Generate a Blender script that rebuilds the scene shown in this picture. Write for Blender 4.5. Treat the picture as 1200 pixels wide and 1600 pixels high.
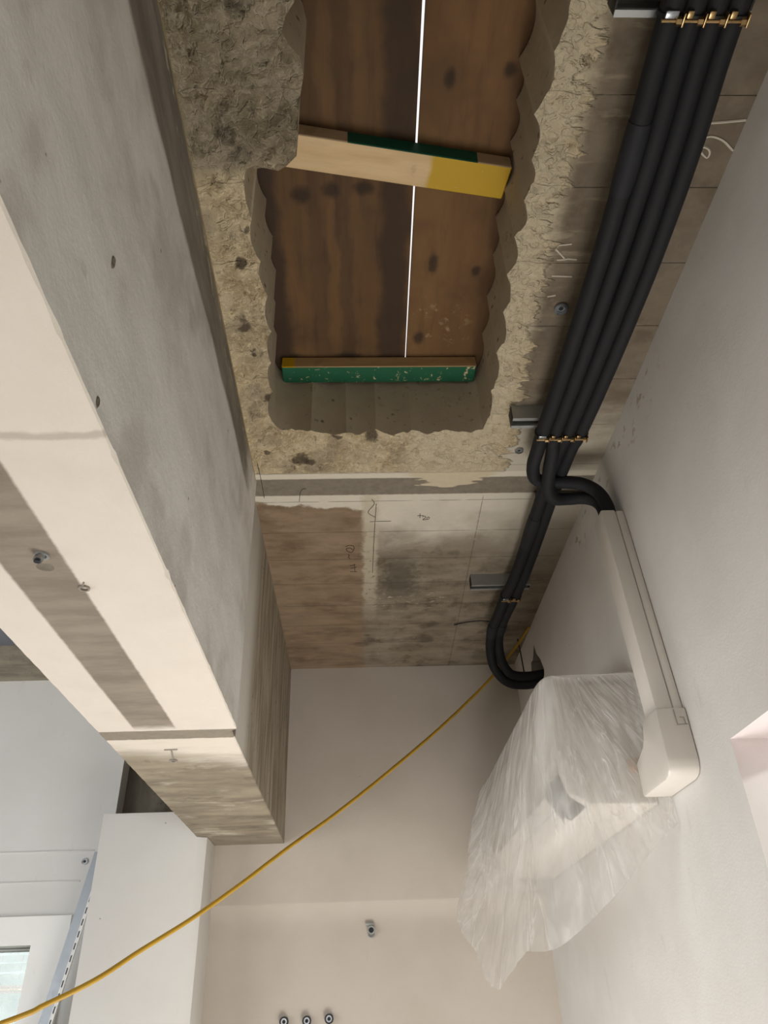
import bpy, bmesh, math, random
from mathutils import Vector, Matrix, noise as mn
from mathutils.geometry import delaunay_2d_cdt
random.seed(7)
D = bpy.data
for o in list(D.objects): D.objects.remove(o, do_unlink=True)
SC = bpy.context.scene
COL = SC.collection

# ------------------------------------------------------------------ camera
cam_d = D.cameras.new('camera'); cam = D.objects.new('camera', cam_d); COL.objects.link(cam)
cam.matrix_world = Matrix(((0.999238, 0.0148484, -0.0360962, 0.0),
                           (-0.0215632, -0.5608526, -0.8276348, 0.0),
                           (-0.0325337, 0.8277825, -0.5601051, 1.5),
                           (0, 0, 0, 1)))
cam_d.sensor_fit = 'HORIZONTAL'; cam_d.sensor_width = 36.0; cam_d.lens = 34.8
cam_d.clip_start = 0.02; cam_d.clip_end = 200
SC.camera = cam
# ------------------------------------------------------------------ world, lights, exposure
W = D.worlds.new('world'); SC.world = W; W.use_nodes = True
W.node_tree.nodes['Background'].inputs[0].default_value = (1.0, 0.955, 0.935, 1)
W.node_tree.nodes['Background'].inputs[1].default_value = 1.15
def area(name, loc, target, sx, sy, power, col=(1, 1, 1)):
    l = D.lights.new(name, 'AREA'); l.shape = 'RECTANGLE'; l.size = sx; l.size_y = sy
    l.energy = power; l.color = col
    o = D.objects.new(name, l); COL.objects.link(o); o.location = loc
    o.rotation_euler = (Vector(target) - Vector(loc)).to_track_quat('-Z', 'Y').to_euler()
    return o
area('rear_area_fill', (-1.2, -2.85, 1.6), (-0.4, 2.0, 1.9), 3.0, 1.8, 54, (1.0, 0.975, 0.955))  # added soft fill from behind the camera; that wall has no window
area('left_area_fill', (-3.3, 1.4, 1.3), (-1.0, 2.4, 1.3), 2.6, 1.6, 72, (0.97, 0.985, 1.0))  # added fill brightening the far wall and soffit; the left wall is solid
area('floor_up_fill', (0.25, 2.0, 0.15), (0.2, 2.2, 3.0), 0.9, 1.5, 40, (1.0, 0.98, 0.955))  # added upward fill at floor level, out of frame, without a lamp body
sun_d = D.lights.new('low_sun', 'SUN'); sun_d.energy = 2.2; sun_d.angle = 0.05; sun_d.color = (1.0, 0.94, 0.91)
sun = D.objects.new('low_sun', sun_d); COL.objects.link(sun); sun.rotation_euler = Vector((-1, 1, -.3)).to_track_quat('-Z', 'Y').to_euler()
SC.view_settings.view_transform = 'Standard'; SC.view_settings.look = 'None'
SC.view_settings.exposure = -0.08; SC.view_settings.gamma = 1.0
SC.view_settings.use_curve_mapping = False

# ------------------------------------------------------------------ material helpers
def lin(c):
    if isinstance(c, str): c = [int(c[i:i + 2], 16) / 255 for i in (0, 2, 4)]
    return tuple((v / 12.92 if v <= 0.04045 else ((v + 0.055) / 1.055) ** 2.4) for v in c) + (1.0,)
class S:
    def __init__(s, g, k): s.g, s.k = g, k
    def __add__(s, o): return s.g.m('ADD', s, o)
    def __radd__(s, o): return s.g.m('ADD', o, s)
    def __sub__(s, o): return s.g.m('SUBTRACT', s, o)
    def __rsub__(s, o): return s.g.m('SUBTRACT', o, s)
    def __mul__(s, o): return s.g.m('MULTIPLY', s, o)
    __rmul__ = __mul__
    def __truediv__(s, o): return s.g.m('DIVIDE', s, o)
class G:
    def __init__(g, name):
        g.mat = D.materials.new(name); g.mat.use_nodes = True
        g.nt = g.mat.node_tree; g.N = g.nt.nodes; g.L = g.nt.links
        g.b = g.N['Principled BSDF']; g.out = g.N['Material Output']
    def put(g, sock, v):
        if isinstance(v, S): g.L.new(v.k, sock)
        elif isinstance(v, str): sock.default_value = lin(v)
        else: sock.default_value = v
    def m(g, op, *a, clamp=False):
        n = g.N.new('ShaderNodeMath'); n.operation = op; n.use_clamp = clamp
        for i, v in enumerate(a): g.put(n.inputs[i], v)
        return S(g, n.outputs[0])
    def mx(g, a, b): return g.m('MAXIMUM', a, b)
    def mi(g, a, b): return g.m('MINIMUM', a, b)
    def ab(g, a): return g.m('ABSOLUTE', a)
    def ss(g, x, a, b, lo=0.0, hi=1.0):
        n = g.N.new('ShaderNodeMapRange'); n.interpolation_type = 'SMOOTHSTEP'
        for i, v in enumerate((x, a, b, lo, hi)): g.put(n.inputs[i], v)
        return S(g, n.outputs[0])
    def box(g, x, a, b, e): return g.ss(x, a - e, a + e) * g.ss(x, b + e, b - e)
    def mix(g, f, a, b):
        n = g.N.new('ShaderNodeMix'); n.data_type = 'RGBA'
        g.put(n.inputs[0], f); g.put(n.inputs[6], a); g.put(n.inputs[7], b)
        return S(g, n.outputs[2])
    def pos(g, kind='world'):
        if kind == 'world': s = g.N.new('ShaderNodeNewGeometry').outputs['Position']
        else: s = g.N.new('ShaderNodeTexCoord').outputs['Object']
        g.P = S(g, s); n = g.N.new('ShaderNodeSeparateXYZ'); g.L.new(s, n.inputs[0])
        return [S(g, n.outputs[i]) for i in range(3)]
    def nrm(g):
        n = g.N.new('ShaderNodeSeparateXYZ'); g.L.new(g.N.new('ShaderNodeNewGeometry').outputs['True Normal'], n.inputs[0])
        return [S(g, n.outputs[i]) for i in range(3)]
    def vec(g, sx, sy, sz):
        n = g.N.new('ShaderNodeVectorMath'); n.operation = 'MULTIPLY'; g.L.new(g.P.k, n.inputs[0]); n.inputs[1].default_value = (sx, sy, sz)
        return S(g, n.outputs[0])
    def noise(g, sc, det=4.0, ro=0.55, st=None, dist=0.0):
        n = g.N.new('ShaderNodeTexNoise'); n.inputs['Scale'].default_value = sc; n.inputs['Detail'].default_value = det
        n.inputs['Roughness'].default_value = ro; n.inputs['Distortion'].default_value = dist
        g.L.new((g.vec(*st) if st else g.P).k, n.inputs['Vector'])
        return S(g, n.outputs[0])
    def vor(g, sc, feat='F1', st=None):
        n = g.N.new('ShaderNodeTexVoronoi'); n.feature = feat; n.inputs['Scale'].default_value = sc
        g.L.new((g.vec(*st) if st else g.P).k, n.inputs['Vector'])
        return S(g, n.outputs['Distance'])
    def fin(g, col, rough=0.8, bump=None, dist=0.01, strength=1.0, metal=0.0, spec=0.5):
        g.put(g.b.inputs['Base Color'], col); g.put(g.b.inputs['Roughness'], rough); g.put(g.b.inputs['Metallic'], metal)
        g.put(g.b.inputs['Specular IOR Level'], spec)
        if bump is not None:
            n = g.N.new('ShaderNodeBump'); n.inputs['Strength'].default_value = strength; n.inputs['Distance'].default_value = dist
            g.L.new(bump.k, n.inputs['Height']); g.L.new(n.outputs[0], g.b.inputs['Normal'])
        return g.mat

def m_plain(name, col, rough=0.5, metal=0.0, var=0.06, sc=30, bump=0.0):
    g = G(name); g.pos('object'); n = g.noise(sc, 4)
    c = lin(col); lo = tuple(v * (1 - var * 2) for v in c[:3]) + (1,); hi = tuple(min(1, v * (1 + var * 2)) for v in c[:3]) + (1,)
    return g.fin(g.mix(n, lo, hi), rough, n if bump else None, bump or .001, 1.0, metal)

PITS = [(-.185, 1.92, .035), (-.15, 1.93, .02), (-.262, .84, .03), (-.235, .885, .022), (-.29, 1.36, .022), (.43, .955, .035), (.415, .86, .028), (.42, .70, .022), (.44, 1.0, .02), (.236, 1.87, .016), (.236, 1.92, .018), (-.27, 1.15, .018), (.40, 1.70, .03), (.30, 1.81, .02), (.05, 1.80, .025), (-.06, 1.80, .02), (.44, 1.36, .018), (-.255, 1.62, .016), (-.20, .60, .03), (-.27, .42, .04)]
def m_ceiling():
    g = G('ceiling_concrete'); x, y, z = g.pos()
    n5, n9, n30, n120 = g.noise(5, 5), g.noise(11, 5, .6), g.noise(38, 6, .65), g.noise(140, 4, .6)
    nx = g.noise(16, 5, .6, (0.35, 1, 1))          # streaks along x (board grain)
    nyl = g.noise(30, 4, .6, (0.18, 1, 1))         # brushed fingers along x
    # bare board-marked concrete
    con = g.mix(g.ss(nx, .3, .7), '6e6252', '8b7f6c')
    con = g.mix(g.ss(n9, .50, .68) * .7, con, '524839')
    con = g.mix(g.ss(g.noise(24, 6, .75), .56, .68) * .35, con, 'a39a89')
    con = g.mix(g.ss(g.noise(3.3, 5, .7), .52, .66) * .35, con, '4b4337')
    con = g.mix(g.ss(n5, .45, .7) * .5, con, '9a9080')
    # brown shuttered patch on the far left
    bx = x - .02 + (n9 - .5) * .05 + (n30 - .5) * .03
    by = y - 2.185 - (x + .1) * .12 + (n9 - .5) * .09
    brown_m = g.ss(bx, .012, -.012) * g.ss(by, -.008, .008)
    brown = g.mix(g.ss(nx, .3, .7), '6f5c48', '8c7760')
    brown = g.mix(g.ss(n5, .4, .65) * .5, brown, '917e68')
    brown = g.mix(g.ss(g.noise(6, 6, .7, (.6, 1, 1)), .5, .66) * .5, brown, '5b4a38')
    # painted far part, paint fading into concrete
    fade = g.ss(y + (n5 - .5) * .5 + (nx - .5) * .2, 2.16, 2.56)
    paint = g.mix(n30 * .5, 'cdc5b4', 'b9b09f')
    back = g.mix(fade, paint, con)
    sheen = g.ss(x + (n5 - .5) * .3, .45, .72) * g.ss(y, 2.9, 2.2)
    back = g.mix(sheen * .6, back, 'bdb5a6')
    blotch = g.ss(g.ab(x - .17) + (n30 - .5) * .25, .12, .02) * g.ss(g.ab(y - 2.72), .28, .05)
    back = g.mix(blotch * .75, back, '4f4a3e')
    scr = g.ss(g.noise(60, 5, .7, (.4, 1, 1)), .58, .66) * g.box(x, .04, .42, .04) * g.box(y, 2.84, 3.0, .04)
    back = g.mix(scr * .7, back, 'c4bba9')
    rim = g.box(bx, -.004, .055, .01) * g.ss(y, 3.2, 2.7) * g.ss(n30, .34, .46)
    back = g.mix(rim * .75, back, 'b5a993')
    back = g.mix(brown_m, back, brown)
    seam = g.ss(g.ab(g.m('FRACT', (y - .147) / .2) - .5), .493, .4985)
    seam = seam * g.ss(n9, .36, .5)
    xl = g.ss(g.ab(x - .45 - (y - 2.5) * .014), .0026, .0008) * g.ss(n30, .36, .46) * g.ss(y, 2.11, 2.14)
    back = g.mix(seam * .75, back, '4a4033')
    back = g.mix(xl * .55, back, '4a4033')
    # stripe left by the removed partition
    st = g.mix(n30, '625a4e', '8d8373')
    stripe = g.box(y + (n30 - .5) * .008, 2.012, 2.108, .004)
    # front, beside the opening
    front = g.mix(.5, con, '6b5f4f'); front = g.mix(seam * .7, front, '40382d')
    wf = g.ss(y + (n5 - .5) * .3 + (nx - .5) * .25, 1.55, 1.9) * g.ss(x, .38, .5)
    front = g.mix(wf * .85, front, 'bfb6a4')
    smear = g.ss(nyl + (n5 - .5) * .3, .56, .66) * g.ss(x, .75, .5)
    front = g.mix(smear * .4, front, 'a99c84')
    rx = x - .47 + (nyl - .5) * .19 + (n9 - .5) * .08 - g.ss(y, 1.2, 1.9, 0, .03)
    chip = g.ss(rx, .008, -.008) * g.ss(y + (n30 - .5) * .02, 1.988, 1.976)
    splash = g.box(x + (n30 - .5) * .04, .17, .47, .03) * g.ss(y + (nyl - .5) * .16 + g.ab(x - .33) * .35, 2.07, 2.06)
    v = g.vor(70, 'F1'); worm = g.ss(g.ab(g.noise(46, 2, .5, None, .7) - .5), .0, .07)
    tan = g.mix(g.ss(n9, .35, .65), 'a3906f', 'c0af90')
    tan = g.mix(g.ss(n5, .5, .72) * .6, tan, 'a3967f')
    tan = g.mix((1 - worm) * .6, tan, 'd2c19f')
    tan = g.mix(g.ss(n30, .60, .72) * .7, tan, '55493a')
    tan = g.mix(g.ss(g.noise(19, 3, .5), .66, .72) * .8, tan, '4a4034')
    gp = g.ss(g.noise(7, 5, .65), .5, .62); tan = g.mix(gp * .55, tan, '8a7d69')
    for (px, py, pr_) in PITS:  # dark spots: some aggregate, otherwise shade of pits painted into the colour
        dx, dy = x - px, y - py
        rr = g.m('SQRT', dx * dx + dy * dy) / pr_ + (n30 - .5) * 1.6 + (n9 - .5) * .8
        tan = g.mix(g.ss(rr, 1.0, .55) * .85, tan, '453a2d')
    cream = g.ss(g.noise(15, 5, .7), .55, .64) * g.ss(x, -.05, .25); tan = g.mix(cream * .6, tan, 'd6c7a8')
    blk = g.ss(x + (n9 - .5) * .06, -.06, -.10) * g.ss(y + (n9 - .5) * .06, .96, .90)
    tan = g.mix(blk * .7, tan, g.mix(g.ss(g.noise(9, 6, .7), .4, .6), '4c4536', '867c69'))
    tan = g.mix(blk * (1 - worm) * .28, tan, 'a79d8a')
    front = g.mix(chip, front, tan)
    front = g.mix(g.box(y, 1.982, 2.012, .003), front, 'c9c0ae')
    col = g.mix(g.ss(y, 2.008, 2.012), front, back)
    col = g.mix(stripe, col, st)
    col = g.mix(splash, col, g.mix(n30, 'c9bda3', 'b3a286'))
    h = n30 * .25 + n120 * .12 + chip * (n9 * .6 + n30 * .9 + n120 * .3 + worm * .25) - seam * .5
    return g.fin(col, .9, h, .008, .9, 0, .25)

def m_flute():
    g = G('cored_concrete'); x, y, z = g.pos()
    n9, n30, n100 = g.noise(12, 5, .6), g.noise(45, 5, .6), g.noise(120, 3)
    c = g.mix(n9, 'a19480', 'bdb098')
    agg = g.ss(g.vor(26), .22, .10) * g.ss(n9, .5, .58)
    c = g.mix(agg * .7, c, '3f352a'); c = g.mix(g.ss(n30, .62, .7) * .5, c, '4d4235')
    c = g.mix(g.ss(n30, .42, .32) * .4, c, 'b3a58c')
    return g.fin(c, .75, n30 * .6 + n100 * .3, .004, .7, 0, .3)

def m_beam():
    g = G('beam_paint_and_concrete'); x, y, z = g.pos(); nx_, ny_, nz_ = g.nrm()
    n5, n9, n30, n120 = g.noise(5, 5), g.noise(12, 5, .6), g.noise(40, 5, .65), g.noise(140, 4, .6)
    ny = g.noise(14, 5, .6, (1, .3, 1)); nxs = g.noise(12, 5, .62, (.3, 1, 1)); nz = g.noise(22, 5, .62, (1, 1, .15))
    sof = g.ss(nz_, -.45, -.55)
    raw = g.mix(g.ss(nxs, .3, .7), '7c7161', 'a0947f'); raw = g.mix(g.ss(n9, .55, .7) * .5, raw, '675d4e')
    # side
    side = g.mix(g.ss(ny, .3, .7), 'cbc5be', 'd9d3cc')
    side = g.mix(g.ss(n5, .47, .66) * .5, side, 'a89e94')
    side = g.mix(g.ss(g.noise(3.5, 5, .65, (1, .5, 1)), .5, .68) * .45, side, 'e4dfda')
    side = g.mix(g.ss(g.noise(34, 6, .75, (1, .5, 1)), .6, .7) * .25, side, '8f867c')
    side = g.mix(g.ss(g.noise(9, 5, .6, (1, .5, 1)), .56, .74) * g.ss(z, 2.3, 2.7) * .45, side, '9c9287')
    pits = g.ss(g.vor(16), .07, .045) * g.ss(n5, .5, .55)
    side = g.mix(pits * .8, side, '5d544a')
    zt = z - 2.795 - g.ss(y, .6, 1.6, 0, .06) + (n9 - .5) * .02 + (ny - .5) * .04
    dk = g.mix(g.ss(ny, .3, .7), '6a6258', '8a8176')
    dk = g.mix(g.ss(g.noise(50, 5, .7, (1, .2, 1)), .58, .64) * g.ss(z, 2.9, 2.97) * .9, dk, 'c3b69d')
    side = g.mix(g.ss(zt, -.01, .014) * g.ss(y + (n9 - .5) * .3, 1.98, 1.75), side, dk)
    side = g.mix(g.ss(z + (n30 - .5) * .02, 2.985, 2.992) * g.ss(y, 2.05, 1.95), side, 'a8976f')
    rs = g.mix(g.ss(nz, .35, .65), '7d715f', 'a59a88')
    rs = g.mix(g.ss(n30, .63, .69) * .9, rs, '40382e')
    bk = g.mix(g.ss(y + (nz - .5) * .15, 2.22, 2.42), 'c5bfb5', rs)
    bk = g.mix(g.ss(z, 2.6, 3.0) * .4, bk, rs)
    side = g.mix(g.ss(y, 2.02, 2.035), side, g.mix(g.ss(y + (n30 - .5) * .02, 2.10, 2.12), '716759', bk))
    # soffit
    so = g.mix(n9, 'd8cdc0', 'e0d6ca'); so = g.mix(g.ss(n5, .52, .7) * .25, so, 'cfc4b8')
    so = g.mix(g.ss(g.ab(y - .78 - (n9 - .5) * .03), .012, .003) * .5, so, '9b8d7e')
    band = g.ss(g.ab(x + .556 + (n30 - .5) * .006), .060, .052) * g.ss(y + (n9 - .5) * .05, 2.02, 1.97)
    so = g.mix(band, so, g.mix(g.ss(nxs, .35, .65), '82776a', '978b7c'))
    a = g.mix(g.ss(y + (nxs - .5) * .35 - (x + .53) * .3, 2.16, 2.38), 'dcd2c4', raw)
    a = g.mix(g.ss(g.noise(9, 5, .7, (.4, 1, 1)), .54, .7) * .6, a, 'd0c7b6')
    a = g.mix(g.ss(y + (n9 - .5) * .15, 3.38, 3.5) * .5, a, '8b8070')
    so = g.mix(g.ss(y + (n30 - .5) * .008, 2.02, 2.026), so, g.mix(g.ss(y + (n30 - .5) * .01, 2.094, 2.10), g.mix(n30, '7b7163', '9b9080'), a))
    col = g.mix(sof, side, so)
    h = n30 * .3 + n120 * .15 + n9 * .4
    return g.fin(col, .8, h, .004, .7, 0, .3)

def m_paint(name, c1, c2, stain=False, rough=.65):
    g = G(name); x, y, z = g.pos()
    n4, n30, n200 = g.noise(3, 4), g.noise(26, 5, .6), g.noise(170, 3, .6)
    col = g.mix(g.ss(n4, .35, .65), c1, c2)
    col = g.mix(g.ss(g.noise(14, 5, .65, (1, 1, .35)), .62, .76) * .18, col, '9c9488')
    col = g.mix(g.ss(g.vor(9), .035, .02) * g.ss(n4, .5, .6) * .7, col, '6d655b')
    if stain:
        t = g.ss(g.noise(22, 5, .6, (1, .7, 1)), .56, .63) * g.ss(z, 2.84, 2.9) * g.ss(z, 2.985, 2.96) * g.box(y, 1.42, 2.4, .06)
        col = g.mix(t * .8, col, 'a3947f')
    return g.fin(col, rough, n30 * .35 + n200 * .25, .0022, .6, 0, .35)

def m_concrete(name, c1, c2, axis=(1, 1, 1), sc=14, bump=.005):
    g = G(name); g.pos(); n, n2, n3 = g.noise(sc, 5, .6, axis), g.noise(sc * 4, 5, .65), g.noise(5, 4)
    c = g.mix(g.ss(n, .3, .7), c1, c2); c = g.mix(g.ss(n2, .6, .7) * .6, c, '473e33')
    c = g.mix(g.ss(n3, .5, .7) * .3, c, c1)
    return g.fin(c, .9, n2 + n * .5, bump, .8, 0, .25)

def m_wood(name, c1, c2, c3, sc=5.0, st=(1, .12, 1), spots=(), bands=(), kind='world', scuff=None):
    g = G(name); x, y, z = g.pos(kind)
    a, b, c = g.noise(sc, 5, .6, st), g.noise(sc * 9, 4, .6, st), g.noise(4, 4)
    col = g.mix(g.ss(a, .3, .7), c1, c2); col = g.mix(g.ss(b, .45, .75) * .35, col, c3)
    col = g.mix(g.ss(c, .48, .72) * .5, col, c3)
    w = (g.noise(9, 4) - .5) * .06
    for (px, hw, f) in bands: col = g.mix(g.ss(g.ab(x - px + w), hw, hw * .45) * f, col, c3)
    for (px, py, rx, ry) in spots:
        dx, dy = (x - px) / rx, (y - py) / ry
        r = g.m('SQRT', dx * dx + dy * dy) + (c - .5) * .4
        col = g.mix(g.ss(r + (g.noise(40, 4) - .5) * .8, 1.2, .35) * .75, col, '21170f')
    if scuff:
        sx, sy, sr = scuff; q = g.ss(g.noise(26, 5, .7), .56, .66) * g.ss(g.ab(x - sx), sr, sr * .3) * g.ss(g.ab(y - sy), sr, sr * .3)
        col = g.mix(q * .5, col, 'a08a6c')
    return g.fin(col, .75, b * .4 + a * .3, .002, .6, 0, .3)

def m_painted_wood(name, wood1, wood2, paint, mask):
    g = G(name); x, y, z = g.pos('object')
    a, n30, n9 = g.noise(26, 5, .6, (.15, 1, 1)), g.noise(60, 5, .7), g.noise(14, 4)
    wd = g.mix(g.ss(a, .3, .7), wood1, wood2); wd = g.mix(g.ss(n9, .6, .7) * .4, wd, '8d7557')
    col = g.mix(mask(g, x, y, n9, n30), wd, paint)
    return g.fin(col, .6, a * .5 + n30 * .3, .0015, .6, 0, .35)

def m_metal(name, c, rough=.35, sc=40, metal=1.0):
    g = G(name); g.pos('object'); n = g.noise(sc, 4)
    return g.fin(g.mix(n, tuple(v * .75 for v in lin(c)[:3]) + (1,), c), g.ss(n, .2, .8, rough - .08, rough + .12), n, .0004, .5, metal)

def m_bag():
    g = G('clear_polythene'); x, y, z = g.pos('object')
    at = g.N.new('ShaderNodeAttribute'); at.attribute_name = 'fan'; g.P = S(g, at.outputs['Vector'])
    sp_ = g.N.new('ShaderNodeSeparateXYZ'); g.L.new(at.outputs['Vector'], sp_.inputs[0]); t = S(g, sp_.outputs[1]); fr = S(g, sp_.outputs[2])
    n = g.noise(1.3, 2, .5, (1, .55, .3), .6); n2 = g.noise(2.6, 2, .5, (1, .35, .3), 1.0); n3 = g.noise(1.2, 3, .5, (1, 1.4, 1))
    crease = g.ss(g.ab(n2 - .5), .035, .0) * g.ss(n, .38, .58); c2 = g.ss(g.ab(n - .5), .03, .0)
    bp = g.N.new('ShaderNodeBump'); bp.inputs['Distance'].default_value = .05; bp.inputs['Strength'].default_value = .55
    g.L.new((n + n2 * .3 + crease * .05).k, bp.inputs['Height'])
    g.put(g.b.inputs['Base Color'], (.90, .88, .85, 1)); g.put(g.b.inputs['Roughness'], .16); g.put(g.b.inputs['Specular IOR Level'], .8)
    g.L.new(bp.outputs[0], g.b.inputs['Normal'])
    tl = g.N.new('ShaderNodeBsdfTranslucent'); tl.inputs[0].default_value = (.90, .89, .86, 1)
    m1 = g.N.new('ShaderNodeMixShader'); m1.inputs[0].default_value = .4
    g.L.new(g.b.outputs[0], m1.inputs[1]); g.L.new(tl.outputs[0], m1.inputs[2])
    tr = g.N.new('ShaderNodeBsdfTransparent'); tr.inputs[0].default_value = (.96, .955, .945, 1)
    m2 = g.N.new('ShaderNodeMixShader')
    f = g.m('SUBTRACT', g.ss(n3 + (t - 1.2) * .10, .3, .7, .35, .60), crease * .30 + c2 * .10 + fr * .24, clamp=True); g.L.new(f.k, m2.inputs[0])
    g.L.new(m1.outputs[0], m2.inputs[1]); g.L.new(tr.outputs[0], m2.inputs[2])
    g.L.new(m2.outputs[0], g.out.inputs[0]); return g.mat

def m_glass():
    g = G('window_glass'); x, y, z = g.pos('object'); n = g.noise(6, 3)
    gl = g.N.new('ShaderNodeBsdfGlossy'); gl.inputs['Roughness'].default_value = .05
    tr = g.N.new('ShaderNodeBsdfTransparent'); tr.inputs[0].default_value = (.80, .88, .85, 1)
    m = g.N.new('ShaderNodeMixShader'); g.L.new(g.ss(n, 0, 1, .08, .14).k, m.inputs[0])
    g.L.new(tr.outputs[0], m.inputs[1]); g.L.new(gl.outputs[0], m.inputs[2]); g.L.new(m.outputs[0], g.out.inputs[0]); return g.mat

def m_foam(name, c):
    g = G(name); g.pos('object'); n, n2 = g.noise(160, 3, .6), g.noise(9, 4)
    col = g.mix(n2, tuple(v * .7 for v in lin(c)[:3]) + (1,), c)
    col = g.mix(g.ss(g.noise(34, 4, .6), .72, .78) * .35, col, '6d6964')
    return g.fin(col, .72, n * .5 + n2, .0015, .6, 0, .35)

MT = dict(
    ceiling=m_ceiling(), flute=m_flute(), beam=m_beam(),
    wall_right=m_paint('right_wall_paint', 'd9d6d1', 'd2cec8', True),
    wall_back=m_paint('back_wall_paint', 'bcb2a6', 'b6ac9f'),
    wall_left=m_paint('left_wall_paint', 'd6d5d1', 'dad9d6'),
    pillar=m_paint('pillar_paint', 'd8d5cf', 'd4d0ca'),
    beyond=m_paint('beyond_paint', '8fa39a', '9cada5'), casing=m_paint('casing_paint', 'f0f0ec', 'f3f3f0'),
    reveal=m_paint('pinkish_reveal_paint', 'e8d9d6', 'ecdfdc'),
    raw=m_concrete('raw_concrete', '6b6355', '90867a', (1, 1, .3)),
    rawdark=m_concrete('dark_concrete', '605a4e', '7a7367', (1, 1, .2)),
    rawx=m_concrete('stained_concrete', '6f685a', '989080', (.3, 1, 1)),
    slate=m_plain('slate_ceiling', '6d7078', .7),
    floor=m_concrete('screed_floor', 'a9a196', 'b9b1a6', (1, 1, 1), 5, .002),
    ply_l=m_wood('plywood_stained', '5b4126', '6d5030', '33251a', 5, (1, .1, 1),
                 [(-.135, 1.13, .03, .03), (-.055, 1.115, .026, .026), (.03, 1.11, .032, .024), (-.19, 1.72, .03, .04), (-.02, 1.70, .05, .03)],
                 [(-.24, .06, .85), (.115, .055, .8), (-.10, .035, .35), (-.02, .03, .4)]),
    ply_r=m_wood('plywood_warm', '64482a', '765735', '46301c', 4, (1, .16, 1),
                 [(.226, .84, .018, .030), (.36, .82, .018, .022), (.225, 1.34, .016, .045), (.35, 1.37, .018, .022), (.20, 1.62, .02, .03)],
                 [(.41, .05, .6)], 'world', (.26, 1.56, .13)),
    bat1_b=m_painted_wood('raw_batten_yellow_end', 'd3b68a', 'c2a374', 'b8930e', lambda g, x, y, n9, n30: g.ss(x + (n9 - .5) * .02, .405, .422) * g.ss(n30, .28, .36)),
    bat1_n=m_painted_wood('green_batten_edge', 'b59c7c', 'a58d6e', '0f4a36', lambda g, x, y, n9, n30: g.box(x + (n9 - .5) * .006, .205, .525, .001)),
    bat2_b=m_painted_wood('green_batten_face', 'c6b491', 'b8a580', '0d5234', lambda g, x, y, n9, n30: g.ss(n30 + (n9 - .5) * .5, .655, .62)),
    bat2_n=m_painted_wood('raw_batten_edge', 'b99a70', 'a98a60', 'cda216', lambda g, x, y, n9, n30: g.ss(x, .045, .035)),
    foam=m_foam('black_foam', '17171a'), tape=m_foam('black_tape', '202024'),
    zinc=m_metal('galvanised_steel', 'a9aaa6', .42, 40, .55), zincdark=m_plain('channel_inside', '2b2c2a', .6, .6),
    brass=m_metal('yellow_passivated_steel', 'c8a878', .3), steel=m_metal('bright_steel', 'b9bcc0', .3),
    pvc=m_plain('ivory_pvc', 'd3ccc2', .38, 0, .02, 20), pvcdark=m_plain('pvc_seam', '8f877c', .5),
    acbody=m_plain('air_conditioner_plastic', 'cfc8be', .42, 0, .02, 8), black=m_plain('black_plastic', '15151a', .5),
    rust=m_plain('brown_foam_filler', 'a8743c', .8, 0, .2, 40, .004), bag=m_bag(), glass=m_glass(),
    cable=m_plain('yellow_cable_jacket', 'b58d22', .5, 0, .12, 12), wire=m_plain('black_wire', '1a1816', .6),
    copper=m_metal('copper', 'b8744a', .3), ink=m_plain('pen_ink', '2c241b', .9), chalk=m_plain('chalk', 'c9bfae', .95),
    stud=m_metal('galvanised_stud', 'aab0b6', .5), slot=m_plain('slot_shadow', '55585c', .8), white=m_plain('white_frame_lacquer', 'eeeeea', .4))

# ------------------------------------------------------------------ object helpers
def mesh_obj(name, verts, faces, mats, parent=None, smooth=None, fm=None):
    me = D.meshes.new(name); me.from_pydata([tuple(v) for v in verts], [], faces); me.validate()
    for m in (mats if isinstance(mats, (list, tuple)) else [mats]): me.materials.append(MT[m])
    if fm: me.polygons.foreach_set('material_index', fm)
    if smooth is not None:
        me.polygons.foreach_set('use_smooth', [True] * len(me.polygons))
        if smooth < 180: me.set_sharp_from_angle(angle=math.radians(smooth))
    me.update()
    o = D.objects.new(name, me); COL.objects.link(o)
    if parent is not None:
        o.parent = parent; o.matrix_parent_inverse = parent_world(parent).inverted()
    return o
def parent_world(p):
    m = p.matrix_basis.copy()
    if p.parent is not None: m = parent_world(p.parent) @ p.matrix_parent_inverse @ m
    return m
def bm_obj(name, bm, mats, parent=None, smooth=None):
    bmesh.ops.recalc_face_normals(bm, faces=bm.faces)
    me = D.meshes.new(name); bm.to_mesh(me); bm.free()
    for m in (mats if isinstance(mats, (list, tuple)) else [mats]): me.materials.append(MT[m])
    if smooth is not None:
        me.polygons.foreach_set('use_smooth', [True] * len(me.polygons))
        if smooth < 180: me.set_sharp_from_angle(angle=math.radians(smooth))
    o = D.objects.new(name, me); COL.objects.link(o)
    if parent is not None:
        o.parent = parent; o.matrix_parent_inverse = parent_world(parent).inverted()
    return o
def thing(name, loc, label, cat, group=None):
    o = D.objects.new(name, None); COL.objects.link(o); o.location = loc; o.empty_display_size = .05
    return tag(o, label, cat, group)
def tag(o, label, cat, group=None):
    o['label'] = label; o['category'] = cat
    if group: o['group'] = group
    return o
def struct(o, label=None, cat=None):
    o['kind'] = 'structure'
    if label: o['label'] = label
    if cat: o['category'] = cat
    return o
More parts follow.
